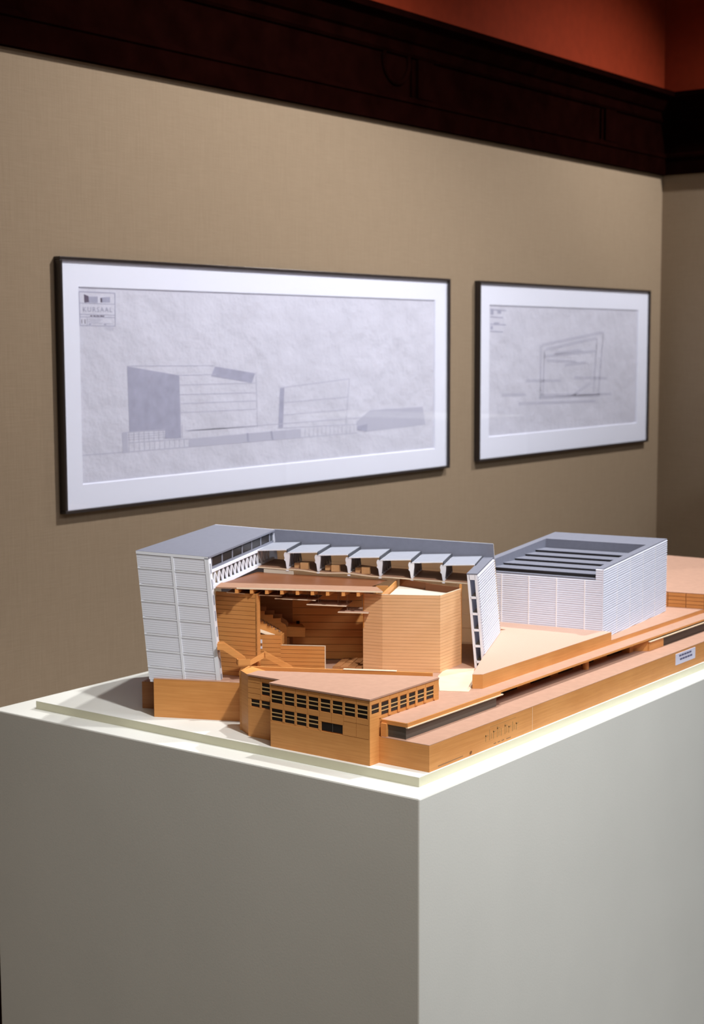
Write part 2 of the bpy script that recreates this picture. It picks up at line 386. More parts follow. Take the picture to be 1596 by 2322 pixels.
for a, b in (((1.0676, .567), (1.3946, .5635)), ((1.2559, .5149), (1.5658, .5134)), ((1.258, .4897), (1.5654, .4867)), ((1.2601, .4662), (1.5651, .4640)), ((1.2595, .4427), (1.5647, .4407)), ((1.277, .3948), (1.5639, .3928)),
             ((1.5663, .5439), (1.5698, .3887)), ((1.2565, .5401), (1.40, .5400)), ((1.6706, .497), (1.9987, .5162)), ((1.9987, .5162), (1.9807, .3797)), ((1.6614, .3832), (2.0342, .3780)), ((1.69, .455), (1.99, .462)), ((1.685, .42), (1.985, .424)),
             ((.908, .3516), (1.045, .3510)), ((1.045, .3505), (2.04, .3522)), ((1.0648, .3735), (1.2898, .3725)), ((1.0436, .400), (1.1986, .4015)), ((2.09, .385), (2.40, .387)), ((2.08, .402), (2.39, .404)), ((1.2646, .41), (1.2646, .376)), ((1.2900, .3935), (2.30, .398))):
    L.append(line(a, b, .002))
for i in range(9): L.append(line((1.05+.018*i, .3985), (1.05+.018*i, .3755), .0014))
for i in range(3): L.append(line((1.046, .393-.006*i), (1.199, .394-.006*i), .0012))
for i in range(12): L.append(line((1.068+.0185*i, .3715), (1.068+.0185*i, .352), .0014))
for i in range(14): L.append(line((1.7629+.0199*i, .376), (1.7629+.0199*i, .353), .0014))
multi('graphite_lines', L, ink1, sh1)
for pts in ([(1.5242, .3765), (1.531, .3765), (1.5336, .3519), (1.5262, .3519)], [(1.627, .377), (1.633, .377), (1.6393, .3515), (1.632, .3515)], [(2.037, .372), (2.09, .377), (2.086, .3545), (2.038, .3600)]):
    mesh('graphite_accent', *quad(pts, .0004), ink2, sh1)

m2 = (2.793, 3.9155, .3035, .748)
fr2, sh2 = framed('framed_drawing', 2.7135, 4.010, .221, .830, m2, 'smaller dark-framed pencil drawing near the room corner, with faint sketched outlines')
L = []
for a, b in (((3.1532, .6108), (3.6272, .6585)), ((3.6272, .6585), (3.5994, .4182)), ((3.5994, .4182), (3.1468, .4211)), ((3.1468, .4211), (3.1532, .6108)), ((3.1847, .5953), (3.5809, .6366)), ((3.1748, .5697), (3.5708, .5878)),
             ((3.1747, .59), (3.172, .43)), ((3.575, .63), (3.56, .43)), ((3.0436, .485), (3.30, .481)), ((3.40, .489), (3.6685, .4825)), ((2.8778, .4392), (3.05, .437)), ((3.15, .4300), (3.7067, .4206)), ((2.9951, .4056), (3.5766, .397)),
             ((3.3246, .5368), (3.5028, .5452)), ((3.3935, .4242), (3.5395, .4688)), ((3.19, .555), (3.42, .549)), ((3.25, .58), (3.46, .592))):
    for k in range(2): L.append(line((a[0]+.002*k, a[1]+.006*k), (b[0]-.01*k, b[1]+.005*k), .0032))
multi('pencil_lines', L, ink1, sh2)
multi('stamp_text', [line((2.800, .735-.0245*i), (2.905-.02*(i % 2), .733-.0245*i), .0035) for i in range(4)] + [quad(rect(2.803, 2.822, .718, .738)), quad(rect(2.848, 2.872, .722, .736)), quad(rect(2.803, 2.818, .668, .680)), quad(rect(2.826, 2.86, .683, .692))], ink2, sh2)

# ================================================================ the building model
T0, T1, T2, T3, T3B = .0134, .0535, .0780, .1011, .0860     # board top, podium, terrace, plaza, lower plaza
model = empty('building_model', (.9, .43, 0))
tag(model, 'cut-open wooden building model with two pale ribbed cubes on a cream base board', 'architectural model')
o = box('base_board', .046, 1.90, .032, .825, 0.0002, T0, boardpaint, model)
box('board_top', .046, 1.90, .032, .825, T0, T0+.0005, whitepaint, o)

# ---- long low podium along the front
XR = 1.86
pod = prism('podium', [(.0755, .0345), (XR, .0345), (XR, .43), (.26, .43), (.26, .20), (.0755, .20)], T0, T1-.0008, maple, model)
prism('podium_deck', [(.0755, .0345), (XR, .0345), (XR, .118), (.0755, .118)], T1-.0008, T1, topwood, pod)
hexa('front_seam', (.3658, .0343, T0), (.0006, 0, 0), (0, .001, 0), (0, 0, T1-T0-.001), lightmaple, pod)
cp = box('label_card', .8895, .975, .0335, .0344, .0285, .0492, cardm, pod); tag(cp, 'small white card with two printed lines')
for i, (x0, z) in enumerate(((.9035, .0425), (.9075, .0355))):
    multi('card_print', [hexa_data((x0+.011*k, .0332, z), (.009, 0, 0), (0, .0003, 0), (0, 0, .0032)) for k in range(5)], cardink, cp)
# worn stencil marks and dashes on the front board
mk = []
for k in range(9):
    x = .226+.0112*k; h = (.010, .016, .013, .017, .012, .016, .011, .015, .012)[k]
    mk.append(hexa_data((x, .0343, .0265), (.0022, 0, 0), (0, .0003, 0), (0, 0, h)))
    if k % 3 != 1: mk.append(hexa_data((x, .0343, .0265+h*.75), (.0075, 0, 0), (0, .0003, 0), (0, 0, .0018)))
    if k % 2: mk.append(hexa_data((x+.005, .0343, .028), (.0018, 0, 0), (0, .0003, 0), (0, 0, h*.55)))
mk.append(hexa_data((.24, .0343, .046), (.075, 0, 0), (0, .0003, 0), (0, 0, .0008)))
multi('worn_stencil', mk, smudge, pod)
multi('ink_dash', [hexa_data((.2500+.0115*k, .0343, .0178), (.0075, 0, 0), (0, .0003, 0), (0, 0, .0013)) for k in range(3)] + [hexa_data((.2870, .0343, .0176), (.013, 0, 0), (0, .0003, 0), (0, 0, .0013))], smudge2, pod)
multi('scuff', [hexa_data((.098, .0343, .0176), (.066, 0, .0004), (0, .0003, 0), (0, 0, .0012))], smudge2, pod)
v = []; f = [list(range(14))]
for i in range(14):
    a = 2*math.pi*i/14; v.append((.1852+.0032*math.cos(a)+.001*math.sin(a), .0342, .0188+.0026*math.sin(a)))
mesh('knot', v, f, knotm, pod)

# ---- infill storey under the terrace (back wall of the loggia) and dark glazing strips
inf = prism('under_terrace', [(.0765, .1105), (.328, .116), (1.0, .116), (XR, .116), (XR, .43), (.24, .43), (.24, .12), (.0765, .12)], T1, T2-.0048, maple, model)
gz = prism('glazed_strip', [(.0819, .0793), (.3306, .0793), (.3306, .1145), (.0819, .1105)], T1, T2-.006, greyglass, model); tag(gz, 'dark grey glazed strip under the terrace')
box('glazing_sill', .0819, .3306, .0788, .0793, T1, T1+.0006, topwood, gz)
# ---- terrace slab
ter = prism('terrace', [(.0815, .0775), (XR, .0775), (XR, .66), (.52, .7600), (.40, .7000), (.245, .43), (.245, .13), (.0815, .122)], T2-.0035, T2, topwood, model)
box('fascia', .0805, .339, .0760, .0778, T2-.0062, T2-.0002, maple, ter)
box('fascia', .0800, .0818, .0760, .122, T2-.0062, T2-.0002, maple, ter)
hexa('drip_lip', (.0800, .0742, T2-.0074), (.264, 0, 0), (0, .004, 0), (0, 0, .0014), lightmaple, ter)
hexa('edge_strip', (.339, .0770, T2-.0036), (XR-.339, 0, 0), (0, .0012, 0), (0, 0, .0034), maple, ter)
hexa('drip_lip', (.866, .0742, T2-.0074), (XR-.866, 0, 0), (0, .004, 0), (0, 0, .0014), lightmaple, ter)
# loggia: columns, piers, dark openings
mesh('column', *cyl(.6605, .0985, T1, T2-.0035, .0058), maple, inf, smooth=False)
for x0, x1 in ((.40, .455), (.50, .565), (.595, .645), (.678, .722), (.775, .832)):
    box('dark_opening', x0, x1, .1148, .1162, T1+.001, T2-.0055, darkglass, inf)
box('pier', .8320, .8470, .0990, .1165, T1, T2-.0035, maple, inf)
prism('splay_wall', [(.8470, .1050), (.8682, .0800), (.8700, .0820), (.8490, .1065)], T1, T2-.0035, maple, inf)
box('end_block', .8680, .9285, .0772, .1160, T1, T2-.0062, maple, inf)
box('glazed_strip', .9285, XR-.01, .0782, .1160, T1, T2-.0062, darkglass, inf)

# ---- raised plaza and lower plaza
plz = prism('plaza', [(.334, .1065), (.773, .1065), (.773, .126), (.790, .36), (.70, .47), (.681, .2725), (.668, .2790), (.3243, .1198)], T2, T3-.0006, maple, model)
prism('plaza_paving', [(.334, .1065), (.773, .1065), (.773, .126), (.790, .36), (.70, .47), (.681, .2725), (.668, .2790), (.3243, .1198)], T3-.0006, T3, paving, plz)
lpz = prism('lower_plaza', [(.773, .1065), (XR, .1065), (XR, .62), (.70, .62), (.70, .37), (.773, .37)], T2, T3B-.0006, maple, model)
prism('plaza_paving', [(.7732, .1066), (XR, .1066), (XR, .62), (.70, .62), (.70, .37), (.7732, .37)], T3B-.0006, T3B, topwood, lpz)
# pale landing panel between office, stage house and plaza
prism('landing_panel', [(.2800, .1525), (.3010, .1120), (.3370, .1268), (.4330, .1855), (.452, .196), (.415, .232), (.367, .213)], T2, T2+.0009, lightmaple, model)

# ---- plinth below the left cube
pln = prism('hall_plinth', [(.0834, .5815), (.1585, .4125), (.250, .205), (.262, .40), (.47, .725), (.42, .7500)], T0, T2-.0008, maple, model)
prism('plinth_deck', [(.0834, .5815), (.1585, .4125), (.240, .225), (.262, .40), (.47, .725), (.42, .7500)], T2-.0008, T2, topwood, pln)
e1 = Vector((.4226, -.9063, 0)); e2 = Vector((.9205, .3907, 0))
sb = hexa('side_block', (.1153, .6398, T0), .075*e1, .05*e2, (0, 0, .046), brownwood, model)
for k in range(4):
    hexa('tread_groove', Vector((.1153, .6398, T0+.046)) + .003*e1 + (.004+.007*k)*e2, .022*e1, .0028*e2, (0, 0, .0008), maple_dark, sb)

# ---- office block in front
ZT = .1123
off = prism('office_block', [(.0546, .124), (.2300, .124), (.2300, .1345), (.1075, .3775), (.1030, .411), (.0815, .3745), (.0815, .3085), (.0546, .3085)], T0, ZT-.0025, maple, model)
prism('office_roof', [(.0520, .1215), (.2325, .1215), (.2325, .1340), (.1080, .3795), (.0785, .3760), (.0785, .3100), (.0520, .3100)], ZT-.0025, ZT, topwood, off)
box('corner_post', .0530, .0545, .1225, .1245, T0, ZT-.0026, maple, off)
# front facade (faces -X): grid of panels and recessed windows
YB = [.3085, .2829, .2600, .2371, .2146, .1923, .1700, .1470, .1245]
def fpanel(y1, y0, z0, z1): box('facade_panel', .0530, .0548, y0+.0003, y1-.0003, z0+.0003, z1-.0003, maple, off)
def window(y1, y0, z0, z1, n):
    wn = box('window_pane', .0540, .0548, y0, y1, z0, z1, darkglass, off)
    h = (z1-z0)/n
    for k in range(1, n): box('window_bar', .0531, .0543, y0, y1, z0+h*k-.0007, z0+h*k+.0007, mullion, wn)
for k in range(8):
    y1, y0 = YB[k], YB[k+1]; e = .0021
    fpanel(y1, y0, .1012, .1092)
    window(y1-e, y0+e, .0825, .1008, 3)
    for a, c in ((y1, y1-e), (y0+e, y0)): box('window_jamb', .0530, .0548, c, a, .0822, .1012, maple, off)
    fpanel(y1, y0, .0732, .0822) if k not in (4, 5) else fpanel(y1, y0, .0668, .0822)
    if k < 4:
        window(y1-e, y0+e, .0552, .0728, 3)
        for a, c in ((y1, y1-e), (y0+e, y0)): box('window_jamb', .0530, .0548, c, a, .0548, .0732, maple, off)
    elif k > 5: fpanel(y1, y0, .0525, .0732)
wn = box('window_pane', .0538, .0548, .1716, .2111, .0537, .0662, darkglass, off)
box('window_bar', .0532, .0542, .1900, .1908, .0537, .0662, greyglass, wn)
for a, c in ((.2146, .2111), (.1716, .1700)): box('window_jamb', .0530, .0548, c, a, .0525, .0668, maple, off)
box('facade_base', .0530, .0548, .1246, .3085, T0, .0522, maple, off)
box('facade_base', .0530, .0548, .1246, .3085, .1094, ZT-.0026, maple, off)
for k in range(8): box('facade_base', .0534, .0548, YB[k+1], YB[k], .0522, .0548, maple, off) if k < 4 else None
# recessed wing (X = .08)
def wpanel(y1, y0, z0, z1): box('facade_panel', .0800, .0818, y0+.0003, y1-.0003, z0+.0003, z1-.0003, maple, off)
def wwindow(y1, y0, z0, z1, n):
    wn = box('window_pane', .0810, .0818, y0, y1, z0, z1, darkglass, off); h = (z1-z0)/n
    for k in range(1, n): box('window_bar', .0801, .0813, y0, y1, z0+h*k-.0007, z0+h*k+.0007, mullion, wn)
for k in range(4): wpanel(.3760, .3510, .0745+.0085*k, .0745+.0085*(k+1))
wpanel(.3510, .3090, .1030, .1092); wwindow(.3482, .3319, .0835, .1013, 3); wpanel(.3510, .3090, .0745, .0825)
for a, c in ((.3510, .3482), (.3319, .3090)): box('window_jamb', .0800, .0818, c, a, .0825, .1030, maple, off)
wwindow(.3697, .3527, .0627, .0732, 2); wwindow(.3490, .3321, .0627, .0732, 2)
for a, c in ((.3760, .3697), (.3527, .3490), (.3321, .3090)): box('window_jamb', .0800, .0818, c, a, .0620, .0742, maple, off)
box('facade_base', .0800, .0818, .3090, .3760, T0, .0617, maple, off)
# side facade over the terrace (faces -Y)
XB = [.0545, .0788, .1029, .1265, .1495, .1724, .1958, .2215]
for k in range(7):
    x0, x1 = XB[k], XB[k+1]; e = .0030; zb = .0892 if k == 0 else .0838
    box('facade_panel', x0+.0003, x1-.0003, .1225, .1243, .1030, .1094, maple, off)
    wn = box('window_pane', x0+e, x1-e, .1234, .1243, zb, .1012, darkglass, off); n = 2 if k == 0 else 3; h = (.1012-zb)/n
    for q in range(1, n): box('window_bar', x0+e, x1-e, .1226, .1238, zb+h*q-.0007, zb+h*q+.0007, mullion, wn)
    box('window_jamb', x0, x0+e, .1225, .1243, .0800, .1030, maple, off); box('window_jamb', x1-e, x1, .1225, .1243, .0800, .1030, maple, off)
    if k == 0: box('facade_panel', x0+e, x1-e, .1225, .1243, .0800, zb-.0005, maple, off)
box('facade_base', .2215, .2325, .1225, .1243, T2, .1094, maple, off)
box('facade_base', .0545, .2325, .1225, .1243, .1095, ZT-.0026, maple, off)
box('facade_base', .0545, .0760, .1225, .1243, T0, .0800, maple, off)
# pier at the far corner of the office and the parapet round the hall
prism('corner_pier', [(.1010, .3765), (.1290, .3820), (.1400, .4180), (.1013, .4118)], T0, .1082, maple, off)
par = model
A0, A1, A2 = Vector((.1013, .4118, 0)), Vector((.1375, .4250, 0)), Vector((.2690, .1580, 0))
d1 = (A1-A0).normalized(); d2 = (A2-A1).normalized(); n2 = Vector((d2.y, -d2.x, 0))*-1
pw = multi('hall_parapet', [hexa_data(A1+Vector((0, 0, T2)), A2-A1, n2*.003, (0, 0, .1082-T2)), hexa_data(A0+Vector((0, 0, .09)), A1-A0, Vector((d1.y, -d1.x, 0))*.003, (0, 0, .1082-.09))], maple, model)
hexa('parapet_cap', A1+d2*.155+n2*-.0005+Vector((0, 0, .1082)), d2*.085, n2*.0075, (0, 0, .0008), lightmaple, pw)

# ================================================================ the large cut-open hall
UP = Vector((0, 0, 1)); LEAN = Vector((-.037, .080, 1))
TL, TR, K, Q, W = Vector((.075, .608, .2877)), Vector((.1295, .4998, .2800)), Vector((.4184, .7438, .2877)), Vector((.472, .6443, .2800)), Vector((.644, .278, .2620))
# left facade: frosted panels in eight courses and two bays
nF = Vector((-.9205, -.3907, 0))
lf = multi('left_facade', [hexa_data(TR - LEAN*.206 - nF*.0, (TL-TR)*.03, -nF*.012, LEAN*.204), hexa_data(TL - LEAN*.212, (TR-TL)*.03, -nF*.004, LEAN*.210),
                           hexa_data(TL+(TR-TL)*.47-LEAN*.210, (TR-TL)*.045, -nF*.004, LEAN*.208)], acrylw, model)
bh = .0271; fx = TR-TL
for k in range(8):
    for c in range(2):
        p = TL + fx*(.012+.494*c) - LEAN*bh*(k+1) + LEAN*.0006
        o_ = ribbed(p, fx*.482, LEAN*(bh-.0024), nF, 7, .0002)
        mesh('facade_panel', *o_, acryl, lf)
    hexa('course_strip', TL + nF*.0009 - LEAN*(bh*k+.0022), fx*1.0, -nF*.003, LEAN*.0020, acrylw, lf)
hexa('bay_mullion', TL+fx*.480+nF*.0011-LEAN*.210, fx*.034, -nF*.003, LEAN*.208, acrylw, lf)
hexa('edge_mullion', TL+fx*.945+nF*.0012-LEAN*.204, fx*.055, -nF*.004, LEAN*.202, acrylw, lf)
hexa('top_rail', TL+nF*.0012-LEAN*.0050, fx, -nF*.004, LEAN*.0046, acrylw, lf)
for k in range(8): hexa('slot', TR-LEAN*(.012+.0258*k+.016)+Vector((.4226, -.9063, 0))*.0002-nF*.004, -nF*.0045, (TL-TR)*-.002, LEAN*.016, lgrey, lf)
# roof over the left strip with overhanging edge
rf = mesh('hall_roof', *plate([TL+nF*.001, TR+nF*.001+e1*.001, Q+e1*.001, K], (0, 0, -1), .0030), grey, model)
# inner side strip of the roof: clerestory with dark panes and grey posts
dQ = (Q-TR); nC = Vector((.3907, -.9205, 0))          # faces the cut side
cl0 = TR + dQ*.03 - nC*.003 - UP*.0032
cle = hexa('clerestory', cl0-UP*.0215, dQ*.96, -nC*.003, UP*.0215, dgrey, rf)
for k in range(7):
    hexa('clerestory_post', cl0 + dQ*(.02+.145*k) - UP*.0215 + nC*.0004, dQ*.014, nC*.001, UP*.0215, grey, rf)
    if k < 6: hexa('clerestory_pane', cl0 + dQ*(.034+.145*k) - UP*.0150 + nC*.0002, dQ*.131, nC*.0005, UP*.0120, darkglass, rf)
hexa('clerestory_sill', cl0-UP*.0218+nC*.0006, dQ*.96, nC*.001, UP*.0055, grey, rf)
# back facade: outer leaf with lath ribs, grey parapet inside
nB = Vector((.9063, .4226, 0))                        # outward from the back wall
bf = mesh('back_facade', *plate([Q+nB*.0, W, W-LEAN*.030, Q-LEAN*.030], nB, .003), whitecard, model)
mesh('parapet_lining', *plate([Q-nB*.0012, W-nB*.0012, W-nB*.0012-LEAN*.030, Q-nB*.0012-LEAN*.030], nB, .0011), grey, bf)
mesh('back_panel', *plate([K, Q, Q-LEAN*.240, K-LEAN*.24], nB, .003), ribwhite, bf)
for k in range(0, 8):
    p0 = W - LEAN*(.0262*(k+1)); p1 = Q - LEAN*(.0262*(k+1))
    mesh('facade_panel', *ribbed(p0+nB*.003, p1-p0, LEAN*.0258, nB, 6, .0022), acrylt, bf)
hexa('parapet_cap', Q-nB*.0012-LEAN*.0002, W-Q, nB*.0048, UP*.0008, lgrey, bf)
hexa('upper_window', Q+(W-Q)*.02-nB*.0015-LEAN*.069, (W-Q)*.30, nB*.0014, LEAN*.010, lidcard, bf)
# right wall of the hall: two leaves joined by a white ladder frame, ribbed laths outside
N3, F3 = Vector((.459, .197, .236)), Vector((.646, .2795, .236))
dR = F3-N3; nR = Vector((.4035, -.9150, 0)); TH = .0165
rw = mesh('right_wall', *plate([N3+dR*.03-nR*TH, F3-nR*TH, F3-nR*TH-LEAN*.17, N3+dR*.03-nR*TH-LEAN*.17], nR, .0025), whitecard, model)
hexa('wall_cap', N3+nR*.0006+UP*.0, dR, -nR*(TH+.0012), UP*.0022, grey, rw)
# ladder end frame
lad = [hexa_data(N3-LEAN*.172, dR*.018, -nR*.0040, LEAN*.172), hexa_data(N3-nR*(TH-.0040)-LEAN*.172, dR*.018, -nR*.0040, LEAN*.172)]
for k in range(7):
    zc = (.0, .0370, .0645, .0920, .1190, .1460, .1660)[k]; hh = .0085 if k == 0 else .0036
    lad.append(hexa_data(N3-nR*.003-LEAN*(zc+hh), dR*.018, -nR*(TH-.006), LEAN*hh))
multi('ladder_frame', lad, whitecard, rw)
for k in range(6):
    for c in range(3):
        p = N3 + dR*(.004+.332*c) - LEAN*(.0270*(k+1)) + nR*.0003
        mesh('facade_panel', *ribbed(p, dR*.329, LEAN*.0262, nR, 6, .0026), acrylr, rw)
for k in range(6):
    hexa('floor_plate', N3+dR*.02-nR*.002-LEAN*((.0370, .0645, .0920, .1190, .1460, .1660)[k]+.0024), dR*.95, -nR*(TH-.004), LEAN*.001, backcard, rw)

# ---- roof strip: seven sawtooth panels on white trusses, timber deck with crates below
CB0, CB1 = Vector((.3721, .6022, 0)), Vector((.5374, .2479, 0)); dB = CB1-CB0
DEP = Vector((.9063, .4226, 0))*.105
def cutpt(s, z): return Vector((CB0.x+dB.x*s, CB0.y+dB.y*s, z))
SX = [0.0, .1420, .2850, .4270, .5700, .7140, .8570, 1.0]
for k in range(7):
    s0, s1 = SX[k]+.004, SX[k+1]-.004
    za = .2565-.0030*k; zb = za+.0022
    pn = mesh('roof_panel', *plate([cutpt(s0, za), cutpt(s1, zb), cutpt(s1, zb)+DEP, cutpt(s0, za)+DEP], (0, 0, -1), .0014), lgrey, model)
    hexa('front_edge', cutpt(s0, za-.0018)-DEP*.006, cutpt(s1, zb)-cutpt(s0, za), DEP*.008, UP*.0017, whitecard, pn)
    hexa('side_fascia', cutpt(s1, zb-.0062), DEP, dB*.004, UP*.0060, dgrey, pn)
def deckz(s): return .2262-.0195*s
ND = 64; v = []; f = []
def wave(s):
    a = .0
    if .10 < s < .62: a = .0016*math.sin((s-.10)/.52*4*math.pi)*math.sin((s-.10)/.52*math.pi)
    return a
for i in range(ND+1):
    s = i/ND; z = deckz(s)+wave(s)
    for q, dz in ((0, 0), (1, 0), (1, -.0016), (0, -.0016)): v.append(tuple(cutpt(s, z+dz)+DEP*q))
for i in range(ND):
    a = 4*i; b = a+4
    for j in range(4): f.append([a+j, a+(j+1) % 4, b+(j+1) % 4, b+j])
f += [[0, 1, 2, 3], [4*ND+3, 4*ND+2, 4*ND+1, 4*ND]]
dk = mesh('upper_deck', v, f, deckwood, model)
multi('deck_edge', [bar(cutpt(i/32, deckz(i/32)+wave(i/32)-.0008)-DEP*.004, cutpt((i+1)/32, deckz((i+1)/32)+wave((i+1)/32)-.0008)-DEP*.004, .0012, .0017) for i in range(32)], lightmaple, dk)
def truss(k):
    s = SX[k]; zt = .2548-.0030*k+.0012; zb = deckz(s)-.0002
    o0 = cutpt(s-.012, 0); sd = dB.normalized()
    front = [o0+UP*zb+sd*.0030, o0+UP*zb+sd*.0062, o0+UP*(zt-.008)+sd*.0085, o0+UP*(zt)+sd*.0085, o0+UP*zt-sd*.0005, o0+UP*(zt-.004)-sd*.0022, o0+UP*(zt-.011)-sd*.0005, o0+UP*(zt-.013)-sd*.0018, o0+UP*(zt-.016)+sd*.0010]
    t = mesh('truss', *plate(front, DEP, .0035), whitecard, model)
    hexa('truss_foot', o0+UP*(zb-.0034)+sd*.0020-DEP*.01, sd*.0050, DEP*.05, UP*.0022, whitecard, t)
    hexa('top_chord', o0+UP*(zt-.0026)+sd*.0020, sd*.0028, DEP, UP*.0026, whitecard, t)
    hexa('bottom_chord', o0+UP*(zb)+sd*.0030, sd*.0028, DEP, UP*.0024, whitecard, t)
    for i in range(5):
        a = o0+sd*.0044+UP*(zb+.001)+DEP*(.04+.19*i); b_ = o0+sd*.0034+UP*(zt-.001)+DEP*(.04+.19*i+.10); c_ = o0+sd*.0044+UP*(zb+.001)+DEP*(.04+.19*i+.19)
        vv, ff = bar(a, b_, .0022, .0050, DEP); mesh('web_member', vv, ff, lgrey, t)
        vv, ff = bar(b_, c_, .0022, .0034, DEP); mesh('web_member', vv, ff, lgrey, t)
    return t
for k in range(1, 7): truss(k)
# crates on the deck: three pairs
for s in (.163, .307, .447):
    for j, (ds, wd, ht, dp) in enumerate(((0, .031, .0088, .16), (.032, .037, .0116, .10))):
        a = s+ds; p = cutpt(a, deckz(a+wd)+.0006)+DEP*dp
        hexa('deck_crate', p, dB*wd, DEP*.10, UP*ht, boxwood, dk)
# big white side truss under the clerestory
o0 = TR+dQ*.02+nC*.001; L0 = dQ*.95; zt, zb = .2560, .2240
ts = hexa('side_truss', Vector((o0.x, o0.y, zt-.0042)), L0, -nC*.005, UP*.0042, whitecard, model)
hexa('bottom_chord', Vector((o0.x, o0.y, zb)), L0*1.02, -nC*.006, UP*.0058, whitecard, ts)
for i in range(16):
    a = Vector((o0.x, o0.y, zb+.005))+L0*(.012+.0612*i)-nC*.0025; b_ = Vector((o0.x, o0.y, zt-.003))+L0*(.012+.0612*i)-nC*.0025
    vv, ff = bar(a, b_, .0042, .0022, nC); mesh('truss_post', vv, ff, whitecard, ts)
    if i < 15:
        c_ = Vector((o0.x, o0.y, zb+.005))+L0*(.012+.0612*(i+1))-nC*.0025
        vv, ff = bar(b_, c_, .0022, .0020, nC); mesh('truss_diagonal', vv, ff, whitecard, ts)
hexa('end_post', Vector((o0.x, o0.y, zb-.002))+L0*-.009, L0*.012, -nC*.006, UP*(zt-zb+.0045), whitecard, ts)

# ---- interior, laid out on the diagonal section line
CA = Vector((.1402, .489, 0)); cs = Vector((.73380, -.67936, 0)); cn = Vector((.67936, .73380, 0))
def S(s, o, z): return CA + cs*s + cn*o + UP*z
def slabz(s): return .2304-.0593*(s+.0031)
cs_ = mesh('ceiling_slab', *plate([S(-.004, 0, slabz(-.004)), S(.272, 0, slabz(.272)), S(.272, .05, slabz(.272)), S(.010, .05, slabz(.010))], (0, 0, -1), .0022), deckwood, model)
hexa('slab_edge', S(.03, -.0004, slabz(.03)-.0024), cs*.242+UP*(-.0593*.242), cn*.001, UP*.0024, lightmaple, cs_)
for s in (.0298, .0542, .0790, .1037, .1294, .1542, .1794, .2055, .2305):
    z = slabz(s)-.0024
    hexa('beam', S(s-.0026, .0005, z-.0072), cs*.0052, (e2-UP*.0243)*.050, UP*.0072, maple, cs_)
for (sa, za, sb_, zb_) in ((.0151, .2196, .0627, .2140), (.0634, .2135, .1052, .2104), (.0936, .2068, .1615, .2013), (.1462, .1950, .2127, .1898), (.1983, .1803, .2500, .1770)):
    p, q = S(sa, .012, za), S(sb_, .012, zb_)
    hp = mesh('ceiling_reflector', *plate([p, q, q+e2*.045+UP*.0012, p+e2*.045+UP*.0012], (0, 0, -1), .0010), topwood, model)
    hexa('reflector_edge', p-UP*.0012-cn*.0006, q-p, cn*.0008, UP*.0014, lightmaple, hp)
    for t_ in (.25, .75):
        a = p+(q-p)*t_+e2*.012; sz = slabz(sa+(sb_-sa)*t_)-.002
        if sz-a.z > .009:
            vv, ff = bar(a, Vector((a.x, a.y, sz)), .0005, .0005); mesh('hanging_wire', vv, ff, wire, hp)
            a = a+e2*.012; vv, ff = bar(a, Vector((a.x, a.y, sz)), .0005, .0005); mesh('hanging_wire', vv, ff, wire, hp)
def planked(name, p, ex, nrm, z0, z1, n, th, mat, groove, parent=None, gap=.0006):
    # wall of horizontal boards with open joints over a darker core
    p = Vector(p); ex = Vector(ex); nr = Vector(nrm)
    core = hexa(name, p+UP*z0-nr*th, ex, nr*(th-.0009), UP*(z1-z0), groove, parent or model)
    h = (z1-z0)/n
    for k in range(n):
        hexa('plank', p+UP*(z0+h*k+gap/2)-nr*.0008, ex, nr*.0008, UP*(h-gap), mat, core)
    return core
# auditorium side wall at the left
Ra = S(.0621, 0, 0); az = Vector((math.cos(math.radians(-76)), math.sin(math.radians(-76)), 0)); na = Vector((az.y, -az.x, 0))
planked('auditorium_wall', Ra-az*.075, az*.075, na, T2, .2166, 19, .003, maple, maple_dark)
hexa('wall_return', Ra+Vector((0, 0, T2)), e2*.02, -az*.002, UP*(.2166-T2), maple, model)
# foyer wall, tall part and low part
az = Vector((math.cos(math.radians(-61)), math.sin(math.radians(-61)), 0)); nc_ = Vector((az.y, -az.x, 0))
Rc = S(.1748, .004, 0)
planked('foyer_wall', Rc-az*.1135, az*.040, nc_, T2, .1420, 9, .003, maple, maple_dark)
fw2 = planked('foyer_wall', Rc-az*.0735, az*.0735, nc_, T2, .1250, 7, .003, maple, maple_dark)
hexa('wall_cap', Rc-az*.0735+UP*.1250+nc_*.0003, az*.0738, -nc_*.0036, UP*.0008, lightmaple, fw2)
hexa('wall_end', Rc+UP*T2+nc_*.0003, az*.0012, -nc_*.0036, UP*(.1258-T2), lightmaple, fw2)
bx = hexa('foyer_door', Rc-az*.1120+UP*.1185+nc_*.0006, az*.0075, -nc_*.002, UP*.0155, whitecard, model)
hexa('door_panel', Rc-az*.1120+UP*.1235+nc_*.0010, az*.0075, -nc_*.001, UP*.0045, brownwood, bx)
hexa('pulpit_wall', Rc-az*.0735+UP*.1250, -nc_*.022, az*.002, UP*.0170, maple, model)
